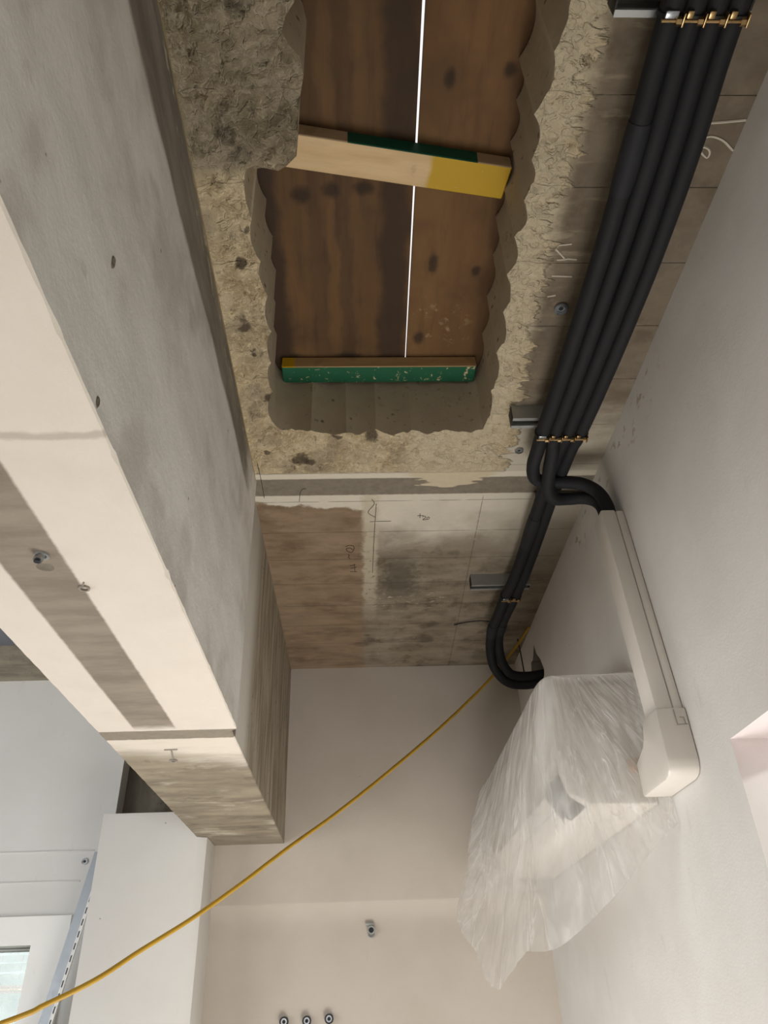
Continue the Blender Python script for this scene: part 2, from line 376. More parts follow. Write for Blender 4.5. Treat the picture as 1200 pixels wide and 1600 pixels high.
def bbox(bm, lo, hi, bev=0.0, seg=2, mi=0):
    vs = [bm.verts.new((x, y, z)) for x in (lo[0], hi[0]) for y in (lo[1], hi[1]) for z in (lo[2], hi[2])]
    idx = [(0, 1, 3, 2), (4, 6, 7, 5), (0, 4, 5, 1), (2, 3, 7, 6), (0, 2, 6, 4), (1, 5, 7, 3)]
    fs = [bm.faces.new([vs[i] for i in f]) for f in idx]
    for f in fs: f.material_index = mi
    if bev > 0:
        es = list({e for f in fs for e in f.edges})
        bmesh.ops.bevel(bm, geom=es, offset=bev, segments=seg, affect='EDGES', profile=.5)
def box(name, lo, hi, mat, parent=None, bev=0.003, smooth=40):
    bm = bmesh.new(); bbox(bm, lo, hi, bev); return bm_obj(name, bm, mat, parent, smooth)
def spline(pts, n=8):
    P = [Vector(p) for p in pts]; P = [P[0] * 2 - P[1]] + P + [P[-1] * 2 - P[-2]]; out = []
    for i in range(1, len(P) - 2):
        for k in range(n):
            t = k / n; a, b, c, d = P[i - 1], P[i], P[i + 1], P[i + 2]
            out.append(.5 * ((2 * b) + (c - a) * t + (2 * a - 5 * b + 4 * c - d) * t * t + (3 * b - a - 3 * c + d) * t ** 3))
    out.append(P[-2]); return out
def tube_data(pts, r, seg=14, caps=True, wob=0.0):
    P = [Vector(p) for p in pts]; V, Fc = [], []; up = None
    for i, p in enumerate(P):
        t = (P[min(i + 1, len(P) - 1)] - P[max(i - 1, 0)]).normalized()
        if up is None: up = t.orthogonal().normalized()
        up = (up - t * up.dot(t)).normalized(); b = t.cross(up)
        rr = r[i] if isinstance(r, (list, tuple)) else r
        for k in range(seg):
            a = 2 * math.pi * k / seg; q = rr
            if wob: q *= 1 + wob * (mn.noise(p * 9 + Vector((math.cos(a), math.sin(a), 0))))
            V.append(p + (up * math.cos(a) + b * math.sin(a)) * q)
    for i in range(len(P) - 1):
        for k in range(seg):
            k2 = (k + 1) % seg; Fc.append((i * seg + k, i * seg + k2, (i + 1) * seg + k2, (i + 1) * seg + k))
    if caps: Fc.append(tuple(range(seg - 1, -1, -1))); Fc.append(tuple((len(P) - 1) * seg + k for k in range(seg)))
    return V, Fc
def tube(name, pts, r, mat, parent=None, seg=14, wob=0.0):
    V, Fc = tube_data(pts, r, seg, True, wob); return mesh_obj(name, V, Fc, mat, parent, 50)
def prism(name, poly, fn, mat, parent=None, bev=0.0, smooth=35):
    """poly: 2-D outline, fn(u, v, k) -> 3-D for the two ends k = 0, 1"""
    bm = bmesh.new(); A = [bm.verts.new(fn(u, v, 0)) for u, v in poly]; B = [bm.verts.new(fn(u, v, 1)) for u, v in poly]
    bm.faces.new(A); bm.faces.new(B[::-1]); n = len(poly)
    for i in range(n): bm.faces.new((A[i], B[i], B[(i + 1) % n], A[(i + 1) % n]))
    if bev: bmesh.ops.bevel(bm, geom=list(bm.edges), offset=bev, segments=2, affect='EDGES', profile=.5)
    return bm_obj(name, bm, mat, parent, smooth)
def inside(p, poly):
    c = False; n = len(poly); x, y = p
    for i in range(n):
        x1, y1 = poly[i]; x2, y2 = poly[(i + 1) % n]
        if (y1 > y) != (y2 > y) and x < (x2 - x1) * (y - y1) / (y2 - y1) + x1: c = not c
    return c
def plate2d(outer, holes, extra=()):
    pts = [Vector(p) for p in outer]; edges = [(i, (i + 1) % len(outer)) for i in range(len(outer))]
    for h in holes:
        s = len(pts); pts += [Vector(p) for p in h]; edges += [(s + i, s + (i + 1) % len(h)) for i in range(len(h))]
    pts += [Vector(p) for p in extra]
    v, e, f, *_ = delaunay_2d_cdt(pts, edges, [], 0, 1e-6)
    x0, x1 = min(p[0] for p in outer), max(p[0] for p in outer); y0, y1 = min(p[1] for p in outer), max(p[1] for p in outer)
    F2 = []
    for t in f:
        c = (sum((v[i].x for i in t)) / len(t), sum((v[i].y for i in t)) / len(t))
        if not (x0 <= c[0] <= x1 and y0 <= c[1] <= y1): continue
        if any(inside(c, h) for h in holes): continue
        F2.append(tuple(t))
    return v, F2
def slab(name, outer, holes, fn, th, mats, extra=(), zf=None, parent=None, smooth=None, fmat=(0, 0, 0)):
    """plate with holes; fn(u, v, d) -> 3-D, d = depth below the visible face"""
    zf = zf or (lambda u, v: 0.0)
    v, f = plate2d(outer, holes, extra); n = len(v)
    V = [fn(p.x, p.y, zf(p.x, p.y)) for p in v] + [fn(p.x, p.y, th) for p in v]
    Fc = [t for t in f] + [tuple(i + n for i in t[::-1]) for t in f]
    fm = [fmat[0]] * len(f) + [fmat[1]] * len(f); cnt = {}
    for t in f:
        for i in range(len(t)):
            a, b = t[i], t[(i + 1) % len(t)]; cnt[(a, b)] = 1
    for (a, b) in cnt:
        if (b, a) not in cnt: Fc.append((b, a, a + n, b + n)); fm.append(fmat[2](v[a]) if callable(fmat[2]) else fmat[2])
    me = D.meshes.new(name); me.from_pydata([tuple(q) for q in V], [], Fc)
    for m in mats: me.materials.append(MT[m])
    me.polygons.foreach_set('material_index', fm)
    if smooth:
        me.polygons.foreach_set('use_smooth', [True] * len(me.polygons)); me.set_sharp_from_angle(angle=math.radians(smooth))
    me.update(); bm = bmesh.new(); bm.from_mesh(me); bmesh.ops.recalc_face_normals(bm, faces=bm.faces); bm.to_mesh(me); bm.free()
    o = D.objects.new(name, me); COL.objects.link(o)
    if parent is not None: o.parent = parent; o.matrix_parent_inverse = parent_world(parent).inverted()
    return o

# ------------------------------------------------------------------ the ceiling slab and its core-drilled opening
XR, XB, XB2, YB, ZC, ZS, XL = .813, -.338, -.355, 3.66, 3.0, 2.16, -.715
SLAB = .252
def arc(a, b, sag, n=9):
    a, b = Vector(a), Vector(b); d = b - a; nrm = Vector((d.y, -d.x)).normalized(); out = []
    for i in range(n):
        t = i / n; out.append(tuple(a + d * t + nrm * sag * 4 * t * (1 - t)))
    return out
# cusps, walked counter-clockwise seen from above (interior on the left), arcs bulge outwards
right_c = [(.40, .22), (.392, .34), (.386, .45), (.39, .555), (.386, .668), (.374, .795), (.384, .885), (.386, .985), (.382, 1.085), (.380, 1.19), (.390, 1.31), (.393, 1.455), (.398, 1.60), (.396, 1.765)]
far_c = [(.285, 1.775), (.174, 1.777), (.063, 1.776), (-.031, 1.774), (-.139, 1.765), (-.246, 1.752)]
left_c = [(-.240, 1.60), (-.232, 1.475), (-.219, 1.36), (-.217, 1.25), (-.222, 1.14), (-.230, 1.03), (-.224, .905)]
hole = []
for L_, sg in ((right_c + far_c[:1], .016), (far_c + left_c[:1], .019), (left_c, .012)):
    for a, b in zip(L_[:-1], L_[1:]): hole += arc(a, b, sg)
rough_edge = [(-.236, .905), (-.19, .915), (-.16, .925), (-.142, .912), (-.118, .889), (-.112, .85), (-.108, .80), (-.10, .76), (-.092, .724), (-.098, .69), (-.115, .665), (-.127, .644), (-.118, .62), (-.10, .597), (-.095, .55), (-.11, .50), (-.10, .42), (-.12, .34), (-.105, .22)]
hole += rough_edge[1:]
def hd(x, y):     # rough distance to the opening
    return max(-.235 - x, x - .40, y - 1.78)
def chip_z(x, y):
    """how far the hacked surface is cut back into the slab"""
    p = Vector((x, y, 0)); w = .5 + .5 * mn.noise(p * 9)
    m = 1.0 if x < .40 else max(0.0, min(1.0, (.47 + .05 * mn.noise(p * 14) - x) / .03))
    m *= max(0.0, min(1.0, (1.978 - y) / .02)); m *= max(0, min(1, (x + .335) / .02))
    if x < -.05 and y < .95: w += .8
    f = mn.fractal(p * 16, .7, 2.1, 5)
    c = mn.noise(p * 42); return m * max(0.0, .006 + .009 * w + .017 * f + (.010 * (c - .3) if c > .3 else 0))
ex = []
for i in range(108):
    for j in range(232):
        x, y = -.333 + i * .0077, .22 + j * .0077
        if x > .5: continue
        x += random.uniform(-.0025, .0025); y += random.uniform(-.0025, .0025)
        if y < 2.0 and not (-.22 < x < .37 and .95 < y < 1.75) and not (-.07 < x < .37 and y < .95) and not inside((x, y), hole): ex.append((x, y))
for i in range(18):
    for j in range(100):
        x, y = -.32 + i * .066, -2.9 + j * .066
        if x > .52 or y > 2.02 or y < .2: ex.append((x, y))
COUT = [(-.40, -3.0), (.90, -3.0), (.90, 3.75), (-.40, 3.75)]
ceiling = slab('ceiling', COUT, [hole], lambda u, v, d: (u, v, ZC + d), SLAB, ['ceiling', 'rawx', 'flute'], ex, chip_z, None, 30, (0, 1, 2))
struct(ceiling, 'bare concrete ceiling slab with a rough core-drilled opening', 'ceiling')
def stroke(name, pts, r, mat, label, sm=True, z=ZC):
    P = [(a, b, z - r * .35) for a, b in pts]
    if sm and len(P) > 2: P = spline(P, 4)
    o = tube(name, P, r, mat, ceiling, 5); o['label'] = label; return o
def strokes(name, lists, r, mat, label, sm=True):
    V, Fc = [], []
    for pts in lists:
        P = [(a, b, ZC - r * .35) for a, b in pts]; P = spline(P, 4) if sm and len(P) > 2 else P
        v, f = tube_data(P, r, 5); n = len(V); V += v; Fc += [tuple(i + n for i in q) for q in f]
    o = mesh_obj(name, V, Fc, mat, ceiling, 60); o['label'] = label; return o
strokes('chalk_mark', [[(0.726, 0.803), (0.759, 0.801), (0.811, 0.796)], [(0.811, 0.861), (0.782, 0.84), (0.754, 0.831), (0.737, 0.836), (0.736, 0.852), (0.745, 0.866), (0.761, 0.877), (0.763, 0.866), (0.754, 0.856), (0.738, 0.852)]], .0026, 'chalk', 'chalk line and loop')
strokes('chalk_mark', [[(0.518, 1.092), (0.488, 1.096), (0.483, 1.106), (0.51, 1.132)], [(0.492, 1.137), (0.511, 1.136), (0.518, 1.134), (0.541, 1.136)], [(0.49, 1.184), (0.54, 1.186)], [(0.492, 1.248), (0.512, 1.244)]], .0022, 'chalk', 'short chalk strokes', False)
strokes('pen_writing', [[(0.219, 2.243), (0.242, 2.243)], [(0.228, 2.23), (0.229, 2.258)], [(0.238, 2.251), (0.246, 2.247), (0.25, 2.256), (0.24, 2.27), (0.254, 2.269)], [(0.259, 2.252), (0.264, 2.258), (0.260, 2.269), (0.255, 2.267), (0.256, 2.256), (0.259, 2.252)]], .0012, 'ink', 'handwritten +20')
strokes('pen_writing', [[(-0.047, 2.451), (-0.034, 2.442), (-0.017, 2.447), (-0.015, 2.471), (-0.025, 2.494), (-0.04, 2.484), (-0.044, 2.465), (-0.03, 2.461), (-0.02, 2.475)], [(-0.038, 2.509), (-0.033, 2.519), (-0.038, 2.528), (-0.031, 2.543)],
        [(-0.032, 2.599), (-0.009, 2.59)], [(-0.03, 2.62), (-0.006, 2.61)], [(-0.033, 2.646), (-0.004, 2.647)], [(-0.016, 2.584), (-0.012, 2.647)]], .0013, 'ink', 'sideways handwritten pen note')
strokes('pen_line', [[(0.068, 2.163), (0.067, 2.216), (0.065, 2.279), (0.062, 2.435), (0.059, 2.66)], [(0.052, 2.135), (0.061, 2.163), (0.043, 2.203), (0.041, 2.223), (0.065, 2.249)], [(0.046, 2.278), (0.074, 2.277), (0.124, 2.276)], [(-0.323, 1.923), (-0.321, 2.014), (-0.322, 2.118)], [(-0.202, 2.141), (-0.196, 2.091), (-0.185, 2.068), (-0.174, 2.068)]], .0011, 'ink', 'thin pen setting-out lines')

# ------------------------------------------------------------------ the beam
def make_beam():
    V, Fc = [], []; ys = []; y = -3.0
    while y < YB + .02:
        ys.append(y); y += .05 if y < .2 else .012
    ys.append(YB + .02); n = 0
    for y in ys:
        xr = XB if y < 2.028 else XB2
        p = Vector((0, y * 30, 0)); c = .0025 + .0015 * mn.noise(p)
        k = mn.noise(Vector((3, y * 21, 1)))
        if k > .22 and y < 2.0: c += (k - .22) * .010
        c2 = .003 + .002 * mn.noise(Vector((9, y * 25, 4)))
        w = .0012 * mn.noise(Vector((y * 4, 2, 2)))
        row = [(xr, ZC + .02), (xr + w, 2.72), (xr - w, 2.44), (xr, ZS + c * 1.4), (xr - c, ZS), (-.53, ZS - w), (XL + c2, ZS), (XL, ZS + c2), (XL, ZC + .09)]
        n = len(row); V += [(a, y, b) for a, b in row]
    for i in range(len(ys) - 1):
        for j in range(n - 1): Fc.append((i * n + j, i * n + j + 1, (i + 1) * n + j + 1, (i + 1) * n + j))
        Fc.append((i * n + n - 1, i * n, (i + 1) * n, (i + 1) * n + n - 1))
    Fc.append(tuple(range(n))); Fc.append(tuple((len(ys) - 1) * n + k for k in range(n - 1, -1, -1)))
    return mesh_obj('trim_1', V, Fc, 'beam', None, 25)
beam = struct(make_beam(), 'deep painted concrete beam with bare stripe across it', 'beam')

# ------------------------------------------------------------------ walls, floor
rec = [(3.082, 2.738), (3.095, 2.715), (3.14, 2.700), (3.21, 2.712), (3.27, 2.722), (3.335, 2.755), (3.325, 2.80), (3.295, 2.857), (3.26, 2.852), (3.235, 2.868), (3.197, 2.905), (3.175, 2.85), (3.12, 2.80), (3.10, 2.765)]
win_r = [(.25, .85), (1.617, .85), (1.617, 1.977), (.25, 1.977)]
rw = slab('wall_right', [(-3.0, -.05), (3.8, -.05), (3.8, 3.04), (-3.0, 3.04)], [rec, win_r], lambda u, v, d: (XR + d, u, v), .26, ['wall_right', 'wall_right', 'reveal', 'raw'],
          [(a * .1, b * .1) for a in range(-29, 37, 3) for b in range(1, 30, 3) if not (2 < a < 17 and 8 < b < 20)], None, None, None, (0, 1, lambda p: 3 if p.x > 2.5 else 2))
struct(rw, 'white painted side wall with window reveal', 'wall')
mesh_obj('recess_backing', [(XR + .055 + .012 * mn.noise(Vector((i * .9, j * .7, 0))), 3.05 + i * .05, 2.66 + j * .05) for j in range(7) for i in range(8)],
         [(j * 8 + i, j * 8 + i + 1, j * 8 + i + 9, j * 8 + i + 8) for j in range(6) for i in range(7)], 'raw', rw)
# rear wall under the slab, with the slight cove below the ledge
def back_wall():
    prof = [(YB, 3.03), (YB, 1.922), (YB + .002, 1.914), (YB + .010, 1.908), (YB + .030, 1.875), (YB + .038, 1.84), (YB + .04, 1.80), (YB + .04, -.05), (YB + .3, -.05), (YB + .3, 3.03)]
    return prism('wall_back', prof, lambda u, v, k: (-.75 if k == 0 else XR + .05, u, v), 'wall_back', None, 0, 20)
struct(back_wall(), 'off-white rear wall with shallow ledge', 'wall')
PY = 3.455
struct(prism('wall_pillar', [(-1.127, -.05), (-.667, -.05), (-.667, 2.158), (-.714, 2.158), (-.714, 2.266), (-1.127, 2.266)], lambda u, v, k: (u, PY if k == 0 else YB + .08, v), 'pillar', None, .002), 'white boxed-in pillar under the beam', 'pillar')
struct(box('wall_recess', (-1.30, 3.80, 1.9), (-.70, 3.98, 3.1), 'rawdark', None, .002), 'dark bare concrete above the pillar', 'wall')
win_l = [(-2.2, .9), (-1.416, .9), (-1.416, 1.793), (-2.2, 1.793)]
lw = slab('wall_far', [(-3.5, -.05), (-1.152, -.05), (-1.152, 2.985), (-3.5, 2.985)], [win_l], lambda u, v, d: (u, 3.70 + d, v), .16, ['wall_left'] * 3)
struct(lw, 'white rendered wall left of the pillar', 'wall')
slab('window_casing', [(-2.4, .75), (-1.265, .75), (-1.265, 1.902), (-2.4, 1.902)], [win_l], lambda u, v, d: (u, 3.682 + d, v), .02, ['casing'] * 3, (), None, lw)
for zz, x0, x1 in ((2.163, -3.4, -1.222), (2.038, -1.615, -1.262)):
    o = box('render_joint', (x0, 3.6955, zz - .0035), (x1, 3.7005, zz + .0025), 'wall_left', lw, .001); o['label'] = 'shallow render ridge'
struct(box('trim_2', (-3.5, 3.43, 2.985), (XL - .002, 3.95, 3.10), 'rawx', None, .004), 'stained concrete downstand over the far wall', 'beam')
struct(box('ceiling_side', (-3.5, -3.1, 3.062), (XL - .001, 3.5, 3.16), 'slate', None, 0), 'slate grey ceiling beyond the beam', 'ceiling')
struct(box('floor', (-3.6, -3.2, -.15), (1.1, 4.1, 0.0), 'floor', None, 0), 'pale screed floor', 'floor')
struct(box('wall_rear', (-3.6, -3.2, -.05), (1.0, -3.0, 3.2), 'wall_left', None, 0), 'white wall behind', 'wall')
struct(box('wall_left', (-3.7, -3.2, -.05), (-3.5, 4.0, 3.2), 'wall_left', None, 0), 'white wall on the far left', 'wall')

def window(name, fn, u0, u1, v0, v1, fr, label, fmat='white'):
    root = D.objects.new(name, None); COL.objects.link(root); root.location = fn(u0, v0, 0); struct(root, label, 'window')
    for a in ((u0, u0 + fr, v0, v1), (u1 - fr, u1, v0, v1), (u0 + fr, u1 - fr, v0, v0 + fr), (u0 + fr, u1 - fr, v1 - fr, v1)):
        prism('window_frame', [(a[0], a[2]), (a[1], a[2]), (a[1], a[3]), (a[0], a[3])], lambda u, v, k: fn(u, v, .05 * k), fmat, root, .003)
    prism('pane', [(u0 + fr, v0 + fr), (u1 - fr, v0 + fr), (u1 - fr, v1 - fr), (u0 + fr, v1 - fr)], lambda u, v, k: fn(u, v, .022 + .006 * k), 'glass', root)
    return root
window('window_1', lambda u, v, d: (u, 3.80 + d, v), -2.199, -1.417, .901, 1.792, .012, 'small window in the white casing', 'zinc')  # grey frame material stands in for the shadow under the window head
window('window_2', lambda u, v, d: (XR + .18 + d, u, v), .251, 1.616, .851, 1.976, .02, 'window in the side wall reveal')

# ------------------------------------------------------------------ things in the opening
def plywood(label, poly, mat):
    o = prism('plywood_sheet', poly, lambda u, v, k: (u, v, ZC + SLAB + .003 + .018 * k), mat, None, .001)
    return tag(o, label, 'plywood', 'plywood sheets over the opening')
plywood('dark-stained plywood sheet covering the beam side of the ceiling opening', [(-.52, .05), (.1465, .05), (.1648, 2.05), (-.52, 2.05)], 'ply_l')
plywood('warm brown plywood sheet covering the pipe side of the ceiling opening', [(.156, .05), (.64, .05), (.64, 2.05), (.1672, 2.05)], 'ply_r')
def batten(loc, rz, L_, w, h, mb, mnr, label):
    bm = bmesh.new(); bbox(bm, (0, 0, 0), (L_, w, h), .0025, 1)
    for f in bm.faces:
        f.normal_update()
    bmesh.ops.recalc_face_normals(bm, faces=bm.faces)
    for f in bm.faces: f.material_index = 1 if f.normal.y < -.6 else 0
    o = bm_obj('timber_batten', bm, [mb, mnr], None, 40); o.location = loc; o.rotation_euler = (0, 0, rz)
    return tag(o, label, 'batten', 'battens across the opening')
b1 = batten((-.212, .930, 3.2075), math.atan2(.082, .52), .612, .0875, .046, 'bat1_b', 'bat1_n', 'pale slanting timber batten with yellow painted end across the opening')
b2 = batten((-.233, 1.697, 3.209), .004, .622, .072, .044, 'bat2_b', 'bat2_n', 'green painted timber batten at the far end of the opening')

# ------------------------------------------------------------------ strut channels with clamps, pipes
PR = .0208
def clamp(parent, x, y, z, big=False):
    ring = []
    bm = bmesh.new(); n = 18
    for yy in (y - .004, y + .004):
        for rr in (PR + .0008, PR + .0032):
            ring.append([bm.verts.new((x + rr * math.cos(2 * math.pi * k / n), yy, z + rr * math.sin(2 * math.pi * k / n))) for k in range(n)])
    q = [(0, 1), (1, 3), (3, 2), (2, 0)]
    for a, b in q:
        for k in range(n): bm.faces.new((ring[a][k], ring[a][(k + 1) % n], ring[b][(k + 1) % n], ring[b][k]))
    c = bm_obj('pipe_clamp', bm, 'zincdark', parent, 40)
    box('clamp_lug', (x - .006, y - .007, z + PR), (x + .006, y + .007, ZC - .035), 'brass', c, .001)
    zb = z - PR - .003; yb = y + .004
    tube('bolt', [(x - PR * .95, yb, zb), (x + PR * .6, yb, zb)], .003, 'brass', c, 8)
    V, Fc = tube_data([(x + PR * .2, yb, zb), (x + PR * .2 + .009, yb, zb)], .0072, 6); mesh_obj('bolt_head', V, Fc, 'brass', c)
    box('clamp_saddle', (x - PR * .75, y - .012, zb - .001), (x + PR * (.35 if big else -.2), y + .001, zb + .006), 'steel' if big else 'brass', c, .002)
    box('ring_tab', (x + PR * .72, y - .010, zb - .006), (x + PR * .72 + .003, y + .012, zb + .012), 'brass', c, .0008)
def strut(y0, label, xs, z):
    x0, x1, w, h, t, lip = .466, .710, .046, .052, .0028, .012
    root = thing('strut_channel', ((x0 + x1) / 2, y0 + w / 2, ZC), label, 'bracket', 'steel channels carrying the pipes')
    zt, zb = ZC, ZC - h
    prof = [(y0, zt), (y0, zb), (y0 + lip, zb), (y0 + lip, zb + .007), (y0 + lip - t, zb + .007), (y0 + lip - t, zb + t), (y0 + t, zb + t), (y0 + t, zt - t),
            (y0 + w - t, zt - t), (y0 + w - t, zb + t), (y0 + w - lip + t, zb + t), (y0 + w - lip + t, zb + .007), (y0 + w - lip, zb + .007), (y0 + w - lip, zb), (y0 + w, zb), (y0 + w, zt)]
    prism('channel', prof, lambda u, v, k: (x0 if k == 0 else x1, u, v), 'zinc', root, 0, 30)
    for a, b in ((x0 - .001, x0 + .003), (x1 - .003, x1 + .001)):
        e = box('end_cap', (a, y0 + .002, zb + .002), (b, y0 + w - .002, zt - .001), 'zincdark', root, .0005); e['label'] = 'dark plastic end cap'
    for x in xs: clamp(root, x, y0 + w / 2, z, x == xs[0])
    return root
strut(.542, 'galvanised channel carrying four pipes nearest the top of the picture', [.552, .5895, .627, .6645], 2.913)
strut(1.655, 'galvanised channel with four brass-coloured clamps beside the opening', [.552, .5895, .627, .6645], 2.910)
strut(2.686, 'galvanised channel farthest back carrying only two black pipes', [.606, .646], 2.909)

def pipe(label, pts, cuts, n=8):
    """cuts: indices in the control list where one foam sleeve meets the next"""
    root = thing('insulated_pipe', pts[len(pts) // 2], label, 'pipe', 'black insulated pipes')
    P = spline(pts, n); ks = [0] + [c * n for c in cuts] + [len(P) - 1]
    for a, b in zip(ks[:-1], ks[1:]): tube('foam_sleeve', P[a:b + 1], PR, 'foam', root, 16, .035)
    for c in ks[1:-1]:
        q = P[c - 2:c + 4]; tube('sleeve_joint', q, [PR + .0012, PR + .0026, PR + .003, PR + .003, PR + .0022, PR + .0008][:len(q)], 'tape', root, 16, .03)
    return root
c0, c1 = [.552, .5895, .627, .6645], [.552, .5895, .627, .6645]
mid = [.551, .592, .633, .674]
def run(i, z1=2.883): return [(c0[i], -2.9, 2.92), (c0[i], -1.0, 2.913), (c0[i], .1, 2.915), (c0[i], .565, 2.913), (c0[i] * .5 + mid[i] * .5, .80, 2.893), (mid[i], 1.05, z1 + .006 * (i % 2)), (mid[i] * .6 + c1[i] * .4, 1.38, 2.893), (c1[i], 1.678, 2.910)]
p1 = run(0) + [(.551, 1.75, 2.905), (.549, 1.82, 2.897), (.565, 1.878, 2.893), (.605, 1.897, 2.890), (.665, 1.897, 2.888), (.72, 1.893, 2.876), (.758, 1.886, 2.84), (.774, 1.882, 2.79), (.776, 1.880, 2.73)]
p2 = run(1) + [(.594, 1.75, 2.893), (.596, 1.83, 2.872), (.604, 1.893, 2.857), (.63, 1.932, 2.850), (.68, 1.944, 2.856), (.730, 1.934, 2.852), (.762, 1.920, 2.828), (.775, 1.914, 2.79), (.776, 1.915, 2.73)]
p3 = run(2) + [(.622, 1.76, 2.916), (.617, 1.93, 2.916), (.617, 2.2, 2.91), (.615, 2.5, 2.905), (.606, 2.709, 2.909), (.592, 2.84, 2.89), (.585, 2.97, 2.885), (.592, 3.11, 2.862), (.612, 3.185, 2.795), (.67, 3.225, 2.738), (.75, 3.235, 2.725), (.84, 3.23, 2.735)]
p4 = run(3) + [(.658, 1.76, 2.916), (.653, 1.93, 2.916), (.653, 2.2, 2.913), (.652, 2.5, 2.908), (.646, 2.709, 2.909), (.630, 2.84, 2.895), (.624, 2.97, 2.892), (.628, 3.085, 2.872), (.642, 3.145, 2.812), (.685, 3.19, 2.762), (.76, 3.20, 2.752), (.84, 3.195, 2.760)]
pipe('black insulated pipe nearest the ceiling opening, bending into the trunking', p1, [4])
pipe('second black insulated pipe, dipping under its neighbour into the trunking', p2, [])
pipe('third black insulated pipe, running back and looping into the chipped wall hole', p3, [10, 14])
pipe('black insulated pipe farthest from the opening, looping to the chipped wall hole', p4, [14])
r = thing('conduit_sleeve', (.72, 2.108, ZC), 'short grey conduit stub on the ceiling behind the bending pipes', 'conduit')
tube('conduit_tube', [(.622, 2.108, 2.981), (.800, 2.108, 2.981)], .0145, 'zinc', r, 14)
for a, b in ((.618, .630), (.782, .800)): tube('end_collar', [(a, 2.108, 2.981), (b, 2.108, 2.981)], .0175, 'pvcdark', r, 14)

# ------------------------------------------------------------------ trunking on the right wall
tk = thing('pipe_trunking', (.777, 1.83, 1.945), 'ivory plastic trunking rising up the wall to the bent pipes', 'trunking')
def tr(z): return 1.803 + (z - 2.09) * .078            # the run leans slightly
x0, x1, wd = .741, XR - .0005, .084
def trunk_sec(name, lo, hi, xa, xb, ya, yb, mat, hollow=False):
    return prism(name, [(xa, ya), (xb, ya), (xb, yb), (xa, yb)], lambda u, v, k: (u, v + (tr(lo) if k == 0 else tr(hi)), lo if k == 0 else hi), mat, tk, .006, 40)
trunk_sec('cover', 2.095, 2.752, x0, x1 - .026, 0, wd, 'pvc')
trunk_sec('base_channel', 2.095, 2.750, x1 - .0255, x1, .0008, wd - .0008, 'pvc')
ept = [(1.792, 2.112), (1.892, 2.112), (1.895, 2.085), (1.905, 2.062), (1.925, 2.046), (1.950, 2.038), (2.005, 2.035), (2.005, 1.945), (1.835, 1.945), (1.812, 1.950), (1.797, 1.962), (1.790, 1.982)]
el = prism('elbow_cover', ept, lambda u, v, k: (.734 if k == 0 else x1, u, v), 'pvc', tk, .007, 40)
cl = [(.775, 2.108), (.775, 2.07), (.779, 2.066), (.806, 2.066)]
for nm, a, b in (('clip_groove', (.7795, 2.106), (.7805, 2.067)), ('clip_groove', (.7795, 2.067), (.806, 2.068)), ('clip_catch', (.790, 2.086), (.801, 2.0845)), ('clip_catch', (.8005, 2.085), (.8015, 2.066))):
    tube(nm, [(a[0], 1.7905, a[1]), (b[0], 1.7895, b[1])], .0011, 'pvcdark', el, 6)

# ------------------------------------------------------------------ air conditioner under its plastic bag
ac = thing('air_conditioner', (.68, 2.75, 1.95), 'wall-mounted air conditioner wrapped in the clear plastic bag', 'air conditioner')
prism('casing', [(XR - .001, 2.295), (.575, 2.295), (.556, 2.285), (.552, 2.26), (.556, 2.05), (.575, 1.985), (.62, 1.955), (XR - .001, 1.95)], lambda u, v, k: (u, 2.105 if k == 0 else 3.43, v), 'acbody', ac, .008, 40)
prism('outlet', [(.558, 2.045), (.551, 2.04), (.568, 1.982), (.612, 1.951), (.624, 1.958), (.58, 1.99)], lambda u, v, k: (u, 2.14 if k == 0 else 2.30, v), 'black', ac, .002)
for i in range(2): prism('louver', [(.548 + i * .024, 2.02 - i * .04), (.552 + i * .024, 2.022 - i * .04), (.578 + i * .024, 1.985 - i * .04), (.574 + i * .024, 1.982 - i * .04)], lambda u, v, k: (u, 2.31 if k == 0 else 3.3, v), 'acbody', ac)
box('wall_plate', (XR - .012, 2.11, 1.96), (XR - .0005, 3.42, 2.30), 'zinc', ac, .001)
V, Fc = [], []
for j in range(7):
    for i in range(12):
        a, b = math.pi * 2 * i / 12, math.pi * (j + .5) / 7; rr = .024 * (1 + .35 * mn.noise(Vector((i, j, 2)) * .8))
        V.append((.765 + rr * math.sin(b) * math.cos(a), 2.098 + .4 * rr * math.cos(b), 2.055 + .9 * rr * math.sin(b) * math.sin(a)))
Fc = [(j * 12 + i, j * 12 + (i + 1) % 12, (j + 1) * 12 + (i + 1) % 12, (j + 1) * 12 + i) for j in range(6) for i in range(12)]
mesh_obj('foam_filler', V, Fc, 'rust', ac, 180)['label'] = 'brown expanding foam around the pipe entry'
